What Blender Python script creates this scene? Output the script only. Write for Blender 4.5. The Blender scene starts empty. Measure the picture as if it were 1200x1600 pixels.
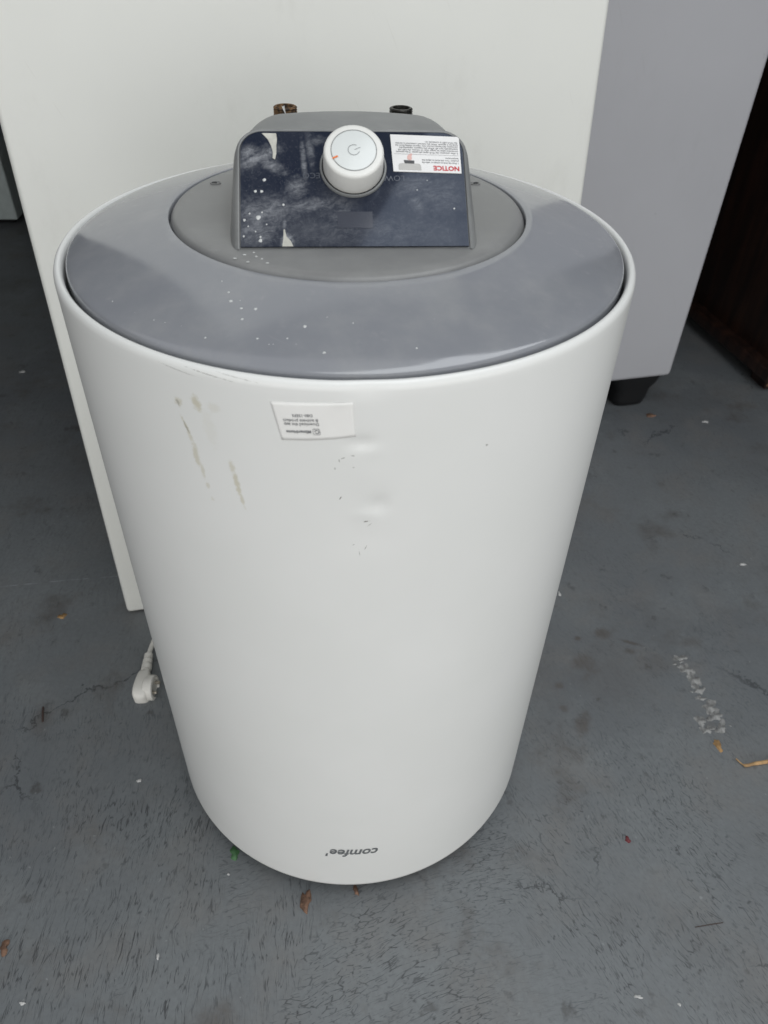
import bpy, bmesh, math, random
from mathutils import Vector, Matrix

# ------------------------------------------------------------------ camera, world, lights, exposure
scene = bpy.context.scene
COL = scene.collection
ZF = 0.024                       # the heater's shell starts this far above the floor
KF = (0.8955 + ZF) / 0.9075


def fs2(x, y):                   # floor plan position measured from the standing point
    return (0.0349 + (x - 0.0349) * KF, -0.5998 + (y + 0.5998) * KF)



cam_data = bpy.data.cameras.new('camera')
cam = bpy.data.objects.new('camera', cam_data)
COL.objects.link(cam)
cr = Vector((0.9994979, 0.02069863, 0.02398984))
cu = Vector((-0.0316851, 0.65293262, 0.75675296))
cf = Vector((0.0, 0.75713312, -0.65326063))
cp = Vector((0.03489511, -0.59981338, 0.89550864 + ZF))
cam.matrix_world = Matrix(((cr.x, cu.x, -cf.x, cp.x), (cr.y, cu.y, -cf.y, cp.y), (cr.z, cu.z, -cf.z, cp.z), (0, 0, 0, 1)))
cam_data.sensor_fit = 'VERTICAL'
cam_data.sensor_height = 36.0
cam_data.sensor_width = 27.0
cam_data.lens = 1175.0 / 1600.0 * 36.0
cam_data.clip_start = 0.02
cam_data.clip_end = 200.0
cam_data.dof.use_dof = True
cam_data.dof.focus_distance = 0.68
cam_data.dof.aperture_fstop = 11.0
scene.camera = cam

world = bpy.data.worlds.new('World')
scene.world = world
world.use_nodes = True
bg = world.node_tree.nodes['Background']
bg.inputs[0].default_value = (0.95, 0.975, 1.0, 1)
bg.inputs[1].default_value = 0.50


def area_light(name, loc, target, sx, sy, power, color):
    d = bpy.data.lights.new(name, 'AREA')
    d.shape = 'RECTANGLE'
    d.size, d.size_y = sx, sy
    d.energy = power
    d.color = color
    o = bpy.data.objects.new(name, d)
    COL.objects.link(o)
    o.location = loc
    o.rotation_euler = (Vector(target) - Vector(loc)).to_track_quat('-Z', 'Y').to_euler()
    return o


# daylight coming through the open door behind the photographer
area_light('sky_daylight', (1.20, -0.20, 3.10), (1.00, -0.10, 0.0), 4.6, 1.7, 64.0, (0.93, 0.97, 1.0))
area_light('door_daylight', (0.45, -2.45, 0.60), (0.08, 0.0, 0.28), 6.5, 1.2, 38.5, (1.0, 0.985, 0.95))

scene.view_settings.view_transform = 'Standard'
scene.view_settings.look = 'None'
scene.view_settings.exposure = 0.0
scene.view_settings.gamma = 1.0
scene.view_settings.use_curve_mapping = False
scene.cycles.use_denoising = True
scene.cycles.max_bounces = 5
scene.cycles.diffuse_bounces = 3
scene.cycles.glossy_bounces = 3
scene.cycles.use_adaptive_sampling = True
scene.cycles.adaptive_threshold = 0.02

rng = random.Random(7)
R = math.radians


# ------------------------------------------------------------------ helpers
def tag(o, label=None, cat=None, group=None, kind=None):
    if label: o['label'] = label
    if cat: o['category'] = cat
    if group: o['group'] = group
    if kind: o['kind'] = kind
    return o


def obj(name, verts, faces, mat, parent=None, smooth=True, angle=35):
    me = bpy.data.meshes.new(name)
    me.from_pydata([tuple(v) for v in verts], [], faces)
    me.validate()
    bm = bmesh.new(); bm.from_mesh(me)
    bmesh.ops.recalc_face_normals(bm, faces=bm.faces)
    bm.to_mesh(me); bm.free()
    if smooth:
        me.shade_smooth()
        me.set_sharp_from_angle(angle=R(angle))
    if mat: me.materials.append(mat)
    o = bpy.data.objects.new(name, me)
    COL.objects.link(o)
    if parent: o.parent = parent
    return o


def empty(name, loc=(0, 0, 0), rz=0.0):
    o = bpy.data.objects.new(name, None)
    COL.objects.link(o)
    o.location = loc
    o.rotation_euler = (0, 0, rz)
    o.empty_display_size = 0.1
    return o


def lathe(profile, n=192, cap_start=False, cap_end=False, fn=None):
    """surface of revolution round z; fn(r, a, z) -> (x, y, z) may reshape it"""
    vs, fs = [], []
    for (r, z) in profile:
        for i in range(n):
            a = 2 * math.pi * i / n
            vs.append(fn(r, a, z) if fn else (r * math.sin(a), -r * math.cos(a), z))
    for k in range(len(profile) - 1):
        for i in range(n):
            j = (i + 1) % n
            fs.append((k * n + i, k * n + j, (k + 1) * n + j, (k + 1) * n + i))
    if cap_start: fs.append(tuple(range(n)))
    if cap_end: fs.append(tuple((len(profile) - 1) * n + i for i in range(n)))
    return vs, fs


def frame_map(vs, o, ax, ay, az):
    o, ax, ay, az = Vector(o), Vector(ax), Vector(ay), Vector(az)
    return [o + ax * v[0] + ay * v[1] + az * v[2] for v in vs]


def loft(rings, cap=(False, False)):
    n = len(rings[0])
    vs = [p for r in rings for p in r]
    fs = []
    for k in range(len(rings) - 1):
        for i in range(n - 1):
            fs.append((k * n + i, k * n + i + 1, (k + 1) * n + i + 1, (k + 1) * n + i))
    if cap[0]: fs.append(tuple(range(n)))
    if cap[1]: fs.append(tuple((len(rings) - 1) * n + i for i in range(n)))
    return vs, fs


def tube(pts, rad, n=12, cap=True):
    """round tube along a poly-line; rad may be a list"""
    vs, fs = [], []
    pts = [Vector(p) for p in pts]
    m = len(pts)
    ref = Vector((0, 0, 1))
    for k, p in enumerate(pts):
        t = (pts[min(k + 1, m - 1)] - pts[max(k - 1, 0)]).normalized()
        a = t.cross(ref)
        if a.length < 1e-4: a = t.cross(Vector((1, 0, 0)))
        a.normalize(); b = t.cross(a).normalized()
        r = rad[k] if isinstance(rad, (list, tuple)) else rad
        for i in range(n):
            q = 2 * math.pi * i / n
            vs.append(p + a * (r * math.cos(q)) + b * (r * math.sin(q)))
    for k in range(m - 1):
        for i in range(n):
            j = (i + 1) % n
            fs.append((k * n + i, k * n + j, (k + 1) * n + j, (k + 1) * n + i))
    if cap:
        fs.append(tuple(range(n))); fs.append(tuple((m - 1) * n + i for i in range(n)))
    return vs, fs


def spline(pts, per=10):
    pts = [Vector(p) for p in pts]
    out = []
    for k in range(len(pts) - 1):
        p0, p1, p2, p3 = pts[max(k - 1, 0)], pts[k], pts[k + 1], pts[min(k + 2, len(pts) - 1)]
        for i in range(per):
            t = i / per
            out.append(0.5 * ((2 * p1) + (p2 - p0) * t + (2 * p0 - 5 * p1 + 4 * p2 - p3) * t * t + (3 * p1 - p0 - 3 * p2 + p3) * t ** 3))
    out.append(pts[-1])
    return out


def bevel_box(name, sx, sy, sz, mat, parent=None, bevel=0.006, seg=4, cuts=0):
    """box, base centre at the origin, edges rounded"""
    bm = bmesh.new()
    bmesh.ops.create_cube(bm, size=1.0)
    for v in bm.verts:
        v.co = Vector((v.co.x * sx, v.co.y * sy, (v.co.z + 0.5) * sz))
    if bevel > 0:
        bmesh.ops.bevel(bm, geom=bm.edges[:], offset=bevel, segments=seg, profile=0.5, affect='EDGES')
    me = bpy.data.meshes.new(name); bm.to_mesh(me); bm.free()
    me.shade_smooth(); me.set_sharp_from_angle(angle=R(50))
    me.materials.append(mat)
    o = bpy.data.objects.new(name, me); COL.objects.link(o)
    if parent: o.parent = parent
    return o


def text_geometry(body, size, bold=0.0, shear=0.0, space=1.0, align='LEFT'):
    """flat letters as (verts, faces) in the x/y plane"""
    cu_ = bpy.data.curves.new('letters', 'FONT')
    cu_.body = body
    cu_.size = size
    cu_.offset = bold
    cu_.shear = shear
    cu_.space_character = space
    cu_.align_x = align
    cu_.resolution_u = 3
    t = bpy.data.objects.new('letters', cu_)
    COL.objects.link(t)
    dg = bpy.context.evaluated_depsgraph_get()
    dg.update()
    me = t.evaluated_get(dg).to_mesh()
    vs = [v.co.copy() for v in me.vertices]
    fs = [tuple(p.vertices) for p in me.polygons]
    bpy.data.objects.remove(t)
    bpy.data.curves.remove(cu_)
    return vs, fs


def merge(parts):
    vs, fs = [], []
    for v, f in parts:
        k = len(vs)
        vs += list(v)
        fs += [tuple(i + k for i in q) for q in f]
    return vs, fs


# ------------------------------------------------------------------ materials
class NT:
    def __init__(self, name):
        self.m = bpy.data.materials.new(name)
        self.m.use_nodes = True
        self.t = self.m.node_tree
        self.b = self.t.nodes['Principled BSDF']

    def node(self, typ, **kw):
        n = self.t.nodes.new(typ)
        for k, v in kw.items(): setattr(n, k, v)
        return n

    def put(self, sock, v):
        if hasattr(v, 'is_output') or isinstance(v, bpy.types.NodeSocket): self.t.links.new(v, sock)
        elif v is not None:
            if isinstance(v, (tuple, list)) and len(v) == 3 and sock.type == 'RGBA': v = (*v, 1)
            sock.default_value = v

    def math(self, op, a, b=None, c=None, clamp=False):
        n = self.node('ShaderNodeMath', operation=op, use_clamp=clamp)
        self.put(n.inputs[0], a)
        if b is not None: self.put(n.inputs[1], b)
        if c is not None: self.put(n.inputs[2], c)
        return n.outputs[0]

    def vmath(self, op, a, b=None):
        n = self.node('ShaderNodeVectorMath', operation=op)
        self.put(n.inputs[0], a)
        if b is not None: self.put(n.inputs[1], b)
        return n.outputs['Value'] if op in ('LENGTH', 'DOT_PRODUCT', 'DISTANCE') else n.outputs[0]

    def ramp(self, v, a, b, lo=0.0, hi=1.0, smooth=True):
        n = self.node('ShaderNodeMapRange')
        n.interpolation_type = 'SMOOTHSTEP' if smooth else 'LINEAR'
        n.clamp = True
        self.put(n.inputs[0], v)
        for i, x in enumerate((a, b, lo, hi)): n.inputs[i + 1].default_value = x
        return n.outputs[0]

    def mix(self, f, a, b):
        n = self.node('ShaderNodeMix', data_type='RGBA')
        self.put(n.inputs[0], f); self.put(n.inputs[6], a); self.put(n.inputs[7], b)
        return n.outputs[2]

    def noise(self, vec, scale, detail=4.0, rough=0.55, dist=0.0, color=False):
        n = self.node('ShaderNodeTexNoise')
        self.put(n.inputs['Vector'], vec)
        n.inputs['Scale'].default_value = scale
        n.inputs['Detail'].default_value = detail
        n.inputs['Roughness'].default_value = rough
        n.inputs['Distortion'].default_value = dist
        return n.outputs['Color' if color else 'Fac']

    def mapping(self, vec, loc=(0, 0, 0), rot=(0, 0, 0), scale=(1, 1, 1), typ='POINT'):
        n = self.node('ShaderNodeMapping', vector_type=typ)
        self.put(n.inputs['Vector'], vec)
        n.inputs['Location'].default_value = loc
        n.inputs['Rotation'].default_value = rot
        n.inputs['Scale'].default_value = scale
        return n.outputs[0]

    def obj_coord(self):
        return self.node('ShaderNodeTexCoord').outputs['Object']

    def uv(self, name='UVMap'):
        n = self.node('ShaderNodeUVMap'); n.uv_map = name
        return n.outputs[0]

    def bump(self, h, strength, dist=0.001):
        n = self.node('ShaderNodeBump')
        n.inputs['Strength'].default_value = strength
        n.inputs['Distance'].default_value = dist
        self.put(n.inputs['Height'], h)
        self.put(self.b.inputs['Normal'], n.outputs[0])

    def set(self, color=None, rough=None, metal=None, spec=None, coat=None):
        if color is not None: self.put(self.b.inputs['Base Color'], color)
        if rough is not None: self.put(self.b.inputs['Roughness'], rough)
        if metal is not None: self.put(self.b.inputs['Metallic'], metal)
        if spec is not None: self.put(self.b.inputs['Specular IOR Level'], spec)
        if coat is not None: self.put(self.b.inputs['Coat Weight'], coat)
        return self.m

    def ellipse(self, uv, cx, cy, rx, ry, rot=0.0, soft=0.5, wob=None):
        """1 inside an ellipse on the surface, soft edge; wob is a noise that frays it"""
        d = self.vmath('SUBTRACT', uv, (cx, cy, 0))
        d = self.mapping(d, rot=(0, 0, -rot))
        d = self.vmath('MULTIPLY', d, (1 / rx, 1 / ry, 0))
        l = self.vmath('LENGTH', d)
        if wob is not None: l = self.math('ADD', l, wob)
        return self.ramp(l, 1.0 - soft, 1.0 + soft, 1.0, 0.0)


def plain(name, color, rough=0.5, metal=0.0, vary=0.06, scale=40.0):
    n = NT(name)
    c = n.obj_coord()
    f = n.noise(c, scale, 5)
    dark = tuple(x * (1 - vary) for x in color); lite = tuple(min(1, x * (1 + vary)) for x in color)
    n.set(n.mix(n.ramp(f, .3, .7), dark, lite), rough, metal)
    return n.m


def make_floor_mat():
    n = NT('painted_concrete')
    c = n.obj_coord()
    warp = n.noise(c, 3.0, 3, .5, color=True)
    cw = n.vmath('ADD', c, n.vmath('MULTIPLY', n.vmath('SUBTRACT', warp, (.5, .5, .5)), (.10, .10, 0)))
    warp2 = n.noise(c, 45.0, 2, .5, color=True)
    cw = n.vmath('ADD', cw, n.vmath('MULTIPLY', n.vmath('SUBTRACT', warp2, (.5, .5, .5)), (.0035, .0035, 0)))

    sepc = n.node('ShaderNodeSeparateXYZ'); n.put(sepc.inputs[0], c)
    zone = n.math('ADD', sepc.outputs[0], n.math('MULTIPLY', n.math('SUBTRACT', n.noise(c, 5.0, 3, .6), .5), .9))
    z_l = n.ramp(zone, -.16, -.10, 1.0, 0.0)
    z_r = n.ramp(zone, .20, .27, 0.0, 1.0)
    z_c = n.math('SUBTRACT', n.math('SUBTRACT', 1.0, z_l), z_r, clamp=True)
    front = n.ramp(sepc.outputs[1], -.16, .12, 1.0, .42)
    patch = n.ramp(n.noise(n.vmath('ADD', c, (2.2, 6.1, 0)), 7.5, 4, .65), .36, .62, .22, 1.0)

    def cracks(angle, seed, across, along, width, keep, zmask):
        v = n.mapping(cw, loc=(seed, seed * 1.7, 0), rot=(0, 0, angle))
        v = n.vmath('MULTIPLY', v, (along, across, 1.0))
        a = n.noise(v, 1.0, 1.0, .5)
        line = n.ramp(n.math('ABSOLUTE', n.math('SUBTRACT', a, .5)), 0.0, width, 1.0, 0.0)
        dash = n.ramp(n.noise(n.vmath('MULTIPLY', v, (.9, .30, 1)), 1.6, 2, .6), keep, keep + .10)
        return n.math('MULTIPLY', n.math('MULTIPLY', line, dash), zmask)

    def crackle(angle, across, along, width, keep, zmask):
        v = n.vmath('MULTIPLY', n.mapping(cw, rot=(0, 0, angle)), (along, across, 0))
        t = n.node('ShaderNodeTexVoronoi', feature='DISTANCE_TO_EDGE', voronoi_dimensions='2D')
        n.put(t.inputs['Vector'], v)
        t.inputs['Scale'].default_value = 1.0
        t.inputs['Randomness'].default_value = 1.0
        line = n.ramp(t.outputs['Distance'], 0.0, width, 1.0, 0.0)
        dash = n.ramp(n.noise(n.vmath('MULTIPLY', v, (1.0, .7, 1)), 1.25, 3, .65), keep, keep + .13)
        return n.math('MULTIPLY', n.math('MULTIPLY', line, dash), zmask)
    c1 = n.math('MAXIMUM', crackle(R(-17), 185, 50, .120, .45, z_c), n.math('MULTIPLY', cracks(R(-16), 3.1, 205, 40, .035, .44, z_c), .75))
    c2 = cracks(R(-92), 9.7, 250, 32, .040, .44, z_l)
    c3 = n.math('MAXIMUM', crackle(R(58), 190, 46, .110, .47, z_r), n.math('MULTIPLY', cracks(R(58), 5.3, 215, 38, .035, .45, z_r), .75))
    c4 = crackle(R(-88), 170, 34, .090, .50, z_l)
    crk = n.math('MAXIMUM', n.math('MAXIMUM', c1, c2), n.math('MAXIMUM', c3, c4))
    crk = n.math('MULTIPLY', crk, n.math('MULTIPLY', front, patch))
    # a few long wandering cracks
    v = n.node('ShaderNodeTexVoronoi', feature='DISTANCE_TO_EDGE')
    n.put(v.inputs['Vector'], n.vmath('ADD', c, n.vmath('MULTIPLY', n.vmath('SUBTRACT', n.noise(c, 16, 5, .7, color=True), (.5, .5, .5)), (.10, .10, 0))))
    v.inputs['Scale'].default_value = 1.9
    longc = n.math('MULTIPLY', n.ramp(v.outputs['Distance'], .0, .0045, 1.0, 0.0), n.ramp(n.noise(c, 5.5, 2), .52, .60))
    crk = n.math('MAXIMUM', crk, n.math('MULTIPLY', longc, .9))
    big = n.noise(c, 1.6, 4, .55)
    mid = n.noise(n.vmath('ADD', c, (3, 9, 0)), 9.0, 5, .62)
    fine = n.noise(c, 170.0, 3, .6)
    col = n.mix(n.ramp(big, .32, .68), (.138, .149, .158), (.186, .200, .205))
    col = n.mix(n.math('MULTIPLY', n.ramp(mid, .44, .72), .55), col, (.19, .181, .170))
    wear = n.ramp(n.noise(n.vmath('ADD', c, (8, 3, 0)), 4.2, 7, .70), .50, .70)
    col = n.mix(n.math('MULTIPLY', wear, .55), col, (.220, .238, .242))
    grime = n.ramp(n.noise(n.vmath('ADD', c, (21, 6, 0)), 3.0, 7, .72), .50, .72)
    col = n.mix(n.math('MULTIPLY', grime, .50), col, (.105, .103, .102))
    # rusty and muddy patches
    stain = n.ramp(n.noise(n.vmath('ADD', c, (11, 2, 0)), 7.5, 6, .68), .545, .72)
    col = n.mix(n.math('MULTIPLY', stain, .65), col, (.085, .070, .058))
    stain2 = n.ramp(n.noise(n.vmath('ADD', c, (1, 17, 0)), 26.0, 4, .6), .62, .73)
    col = n.mix(n.math('MULTIPLY', stain2, .6), col, (.05, .044, .04))
    col = n.mix(n.math('MULTIPLY', n.ramp(fine, .30, .75), .35), col, (.115, .122, .131))
    wob = n.math('MULTIPLY', n.math('SUBTRACT', n.noise(c, 60, 5, .7), .5), 2.6)
    spots = None
    for (cx, cy, rx, ry, rot, sg) in [(.385, .176, .012, .010, .3, .8), (.345, .118, .020, .013, .1, .7), (.343, .166, .005, .004, .2, .9), (.424, .160, .016, .003, -.35, .9), (.42, .143, .009, .006, .2, .7),
                                      (.52, .165, .016, .009, .1, .5), (.30, .075, .006, .005, 0, .7), (.30, .035, .006, .005, -.3, .6), (.323, .012, .009, .017, -.45, .75), (.45, .120, .030, .020, .3, .35), (.38, .10, .05, .06, .3, .25), (-.43, -.01, .012, .02, .2, .5), (-.36, .20, .02, .012, 0, .35)]:
        cx, cy = fs2(cx, cy)
        e = n.math('MULTIPLY', n.ellipse(c, cx, cy, rx, ry, rot, .8, wob), sg)
        spots = e if spots is None else n.math('MAXIMUM', spots, e)
    col = n.mix(n.math('MULTIPLY', spots, .8), col, (.085, .068, .056))
    # worn pale specks
    spk = n.ramp(n.noise(n.vmath('ADD', c, (5, 5, 0)), 95.0, 2, .5), .735, .775)
    col = n.mix(n.math('MULTIPLY', spk, .5), col, (.30, .31, .31))
    # brushed streaks in the paint
    st = n.noise(n.vmath('MULTIPLY', n.mapping(cw, rot=(0, 0, R(78))), (14, 190, 1)), 1.0, 3, .6)
    col = n.mix(n.math('MULTIPLY', n.ramp(st, .35, .7), .22), col, (.15, .16, .168))
    col = n.mix(n.math('MULTIPLY', crk, .80), col, (.030, .031, .034))
    rough = n.ramp(mid, .3, .75, .42, .62)
    n.set(col, rough, spec=.35)
    h = n.math('ADD', n.math('MULTIPLY', n.noise(c, 170, 2, .6), .4), n.noise(n.vmath('MULTIPLY', c, (150, 40, 1)), 1.0, 2, .6))
    n.bump(h, .45, .0010)
    return n.m


def make_shell_mat():
    n = NT('white_enamel')
    uv = n.uv()
    u3 = n.vmath('MULTIPLY', uv, (1, 1, 0))
    w = n.math('MULTIPLY', n.math('SUBTRACT', n.noise(u3, 260, 4, .7), .5), 2.6)
    w2 = n.math('MULTIPLY', n.math('SUBTRACT', n.noise(u3, 420, 3, .7), .5), 3.6)
    soft = n.noise(u3, 7, 3, .5)
    col = n.mix(n.ramp(soft, .3, .7), (.775, .778, .757), (.80, .80, .782))
    # glue and drip stains under the rim
    marks = None
    for (cx, cy, rx, ry, rot, st) in [
            (-.1188, .6390, .0024, .0030, 0, .55), (-.1050, .6418, .0030, .0046, .2, .75), (-.093, .6415, .004, .003, 0, .22),
            (-.1165, .6225, .0011, .0060, .35, .65), (-.1142, .6145, .0013, .0040, .2, .5),
            (-.1118, .6010, .0021, .0095, .12, .62), (-.1088, .5890, .0015, .0060, .12, .5), (-.1066, .5765, .0016, .0020, 0, .45), (-.1045, .5660, .0012, .0016, 0, .3),
            (-.0858, .5975, .0017, .0050, .08, .55), (-.0836, .5850, .0017, .0100, .12, .72), (-.0815, .5725, .0012, .0060, .16, .60),
            (-.098, .625, .004, .012, .1, .12)]:
        e = n.math('MULTIPLY', n.ellipse(uv, cx, cy, rx, ry, rot, .55, w), st)
        marks = e if marks is None else n.math('MAXIMUM', marks, e)
    col = n.mix(n.math('MULTIPLY', marks, .85), col, (.53, .485, .345))
    dk = None
    for (cx, cy, rx, ry, rot, st) in [
            (-.0144, .5829, .0003, .0013, -.5, .8), (.0024, .5621, .0016, .0005, .1, .8), (.0050, .559, .0012, .0004, .7, .4),
            (.0026, .5386, .0003, .0018, -.4, .55), (-.0020, .533, .0002, .0022, .1, .5), (-.0060, .541, .0008, .0003, .6, .4),
            (-.0148, .6130, .0003, .0009, .2, .6), (-.0125, .6150, .0010, .0003, .4, .55), (-.0065, .6170, .0010, .0003, -.1, .6), (-.0175, .607, .0004, .0006, 0, .4), (-.006, .608, .0006, .0004, 0, .4),
            (-.115, .6625, .011, .00035, -.10, .30), (-.092, .6643, .012, .0003, -.09, .45), (-.075, .6658, .010, .0003, -.09, .30),
            (.083, .612, .0007, .0007, 0, .5), (-.1195, .6385, .001, .0022, .3, .45), (-.1160, .621, .0006, .0045, .35, .4)]:
        e = n.math('MULTIPLY', n.ellipse(uv, cx, cy, rx, ry, rot, .5, w2), st)
        dk = e if dk is None else n.math('MAXIMUM', dk, e)
    col = n.mix(dk, col, (.13, .115, .095))
    n.set(col, .27, spec=.5)
    return n.m


def make_lid_mat(name, base, rough, dusty, gloss=.5):
    n = NT(name)
    c = n.obj_coord()
    d1 = n.ramp(n.noise(c, 11, 6, .66), .42, .74)
    d2 = n.ramp(n.noise(n.vmath('ADD', c, (4, 4, 4)), 55, 5, .7), .55, .78)
    scratch = n.ramp(n.noise(n.vmath('MULTIPLY', n.mapping(c, rot=(0, 0, R(35))), (22, 340, 20)), 1, 2, .5), .70, .78)
    dust = n.math('MULTIPLY', n.math('MAXIMUM', n.math('MULTIPLY', d1, .7), n.math('MULTIPLY', d2, .55)), dusty)
    dust = n.math('MAXIMUM', dust, n.math('MULTIPLY', scratch, .12))
    n.set(n.mix(dust, base, (.40, .40, .39)), n.math('ADD', rough, n.math('MULTIPLY', dust, .35), clamp=True), spec=gloss)
    n.bump(n.noise(c, 600, 2), .05, .0003)
    return n.m


def make_panel_mat():
    n = NT('smoked_glass')
    uv = n.uv()
    u3 = n.vmath('MULTIPLY', uv, (1, 1, 0))
    wv = n.vmath('ADD', u3, n.vmath('MULTIPLY', n.vmath('SUBTRACT', n.noise(u3, 60, 4, .6, color=True), (.5, .5, .5)), (.010, .016, 0)))
    sm = n.ramp(n.noise(n.vmath('MULTIPLY', wv, (1, .75, 1)), 95, 8, .80), .52, .80)
    haze = n.ramp(n.noise(u3, 26, 5, .65), .25, .75)
    fine = n.ramp(n.noise(wv, 520, 4, .75), .52, .72)
    strk = n.ramp(n.noise(n.vmath('MULTIPLY', n.mapping(wv, rot=(0, 0, R(-18))), (90, 260, 1)), 1.0, 7, .8), .34, .70)
    sep = n.node('ShaderNodeSeparateXYZ'); n.put(sep.inputs[0], uv)
    left = n.ramp(sep.outputs[0], -.052, .0, 1.0, .35)
    low = n.ramp(sep.outputs[1], .03, .085, 1.0, .45)
    lowhaze = n.ramp(sep.outputs[1], -.01, .075, 1.0, .30)
    # wiped swirl arcs and dried runs
    runs = None
    w = n.math('MULTIPLY', n.math('SUBTRACT', n.noise(u3, 330, 4, .7), .5), 2.0)
    for (cx, cy, rx, ry, rot, st) in [
            (-.066, .0700, .013, .005, .5, .55), (-.058, .0640, .010, .0035, -.5, .5), (-.072, .074, .005, .0045, .3, .55),
            (-.0300, .0765, .0022, .012, .1, .35), (-.0345, .0660, .0016, .014, .06, .40), (-.026, .083, .006, .003, .2, .3),
            (-.040, .0460, .0055, .007, -.3, .42), (-.062, .0270, .018, .010, .1, .38), (-.0488, .0180, .0013, .017, .02, .40), (-.0470, .0045, .0034, .0050, .1, .85),
            (-.030, .0330, .016, .004, .15, .34), (-.068, .012, .011, .008, .1, .38), (.042, .048, .012, .006, .3, .22), (.060, .040, .014, .012, .1, .16),
            (.044, .034, .004, .006, .6, .22), (.0, .012, .05, .010, 0, .14), (-.012, .0300, .010, .012, .1, .20)]:
        e = n.math('MULTIPLY', n.ellipse(uv, cx, cy, rx, ry, rot, .9, w), st)
        runs = e if runs is None else n.math('MAXIMUM', runs, e)
    dust = n.math('MULTIPLY', n.math('MAXIMUM', n.math('MULTIPLY', sm, .42), n.math('MULTIPLY', fine, .16)), n.math('MULTIPLY', left, low))
    runs = n.math('MULTIPLY', runs, n.math('ADD', .18, n.math('MULTIPLY', strk, .95)))
    dust = n.math('MAXIMUM', dust, runs)
    dust = n.math('ADD', dust, n.math('MULTIPLY', n.math('MULTIPLY', haze, lowhaze), .095), clamp=True)
    n.set(n.mix(dust, (.006, .010, .024), (.47, .48, .50)), n.ramp(dust, 0, .6, .05, .38), spec=.30)
    n.put(n.b.inputs['Specular Tint'], (.72, .82, 1.0))  # blue tint puts the sky's colour into the panel's reflection
    return n.m


def make_rust_mat(name, a, b, rough=.75, metal=.2):
    n = NT(name)
    c = n.obj_coord()
    f = n.ramp(n.noise(c, 260, 5, .7), .38, .62)
    n.set(n.mix(f, a, b), rough, metal)
    n.bump(n.noise(c, 500, 4), .5, .0008)
    return n.m


def make_wood_mat():
    n = NT('dark_stained_wood')
    c = n.obj_coord()
    g = n.noise(n.vmath('MULTIPLY', c, (30, 30, 3)), 1.5, 6, .65)
    n.set(n.mix(n.ramp(g, .35, .7), (.010, .005, .004), (.036, .016, .010)), .45)
    n.bump(g, .3, .002)
    return n.m


M_floor = make_floor_mat()
M_shell = make_shell_mat()
M_lid = make_lid_mat('grey_gloss_plastic', (.246, .254, .276), .10, .48, .85)
M_disc = make_lid_mat('grey_satin_plastic', (.212, .212, .210), .36, .42)
M_house = make_lid_mat('grey_frame_plastic', (.185, .19, .19), .42, .6)
M_panel = make_panel_mat()
M_knob = plain('white_knob_plastic', (.78, .775, .74), .32, vary=.02)
M_knobface = plain('white_knob_face', (.72, .745, .73), .28, vary=.015)
M_line = plain('engraved_grey', (.24, .25, .25), .5)
M_orange = plain('orange_print', (.80, .19, .035), .5, vary=.1)
M_faint = plain('faint_print', (.075, .085, .11), .25)
M_disp = plain('display_window', (.045, .050, .068), .10)
M_dark = plain('black_recess', (.012, .013, .016), .6)
M_paper = plain('sticker_paper', (.80, .79, .78), .5, vary=.02)
M_paper2 = plain('worn_sticker_film', (.86, .85, .825), .42, vary=.02)
M_ink = plain('black_ink', (.07, .07, .075), .6)
M_inkgrey = plain('grey_ink', (.16, .16, .17), .6)
M_red = plain('red_ink', (.55, .02, .03), .5)
M_pink = plain('pink_ink', (.72, .46, .42), .6)
M_lgrey = plain('pale_grey_ink', (.50, .49, .47), .6)
M_logo = plain('grey_logo_print', (.14, .15, .155), .4, vary=.08)
M_brass = make_rust_mat('corroded_brass', (.030, .020, .014), (.30, .17, .075))
M_black_pipe = make_rust_mat('blackened_pipe', (.008, .008, .007), (.035, .032, .026), .35, .4)
M_tape = plain('white_sealing_tape', (.75, .75, .73), .6)
M_cord = plain('white_cable_plastic', (.76, .74, .69), .42, vary=.05)
M_pin = plain('plug_pin_metal', (.55, .50, .42), .3, .7)
M_splash = plain('dried_white_paint', (.58, .59, .58), .6)
M_cream = plain('dried_cream_paint', (.50, .49, .44), .6, vary=.15, scale=120)
def make_fridge_mat(name, base, grime, rough):
    n = NT(name)
    c = n.obj_coord()
    soft = n.ramp(n.noise(c, 3.5, 4, .55), .3, .7)
    g = n.ramp(n.noise(n.vmath('MULTIPLY', c, (1, 1, .45)), 13, 7, .72), .54, .78)
    scuff = n.ramp(n.noise(n.vmath('MULTIPLY', n.mapping(c, rot=(0, R(24), 0)), (150, 150, 7)), 1, 3, .6), .70, .76)
    spot = n.ramp(n.noise(n.vmath('ADD', c, (3, 1, 7)), 60, 2, .5), .76, .80)
    lite = tuple(x * 1.02 for x in base); dark = tuple(x * .975 for x in base)
    col = n.mix(soft, dark, lite)
    col = n.mix(n.math('MULTIPLY', g, .16), col, grime)
    col = n.mix(n.math('MULTIPLY', scuff, .14), col, grime)
    col = n.mix(n.math('MULTIPLY', spot, .25), col, grime)
    n.set(col, n.ramp(g, 0, 1, rough, rough + .12))
    n.bump(n.math('ADD', n.noise(c, 5, 2), n.math('MULTIPLY', n.noise(c, 500, 2), .03)), .12, .002)
    return n.m


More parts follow.
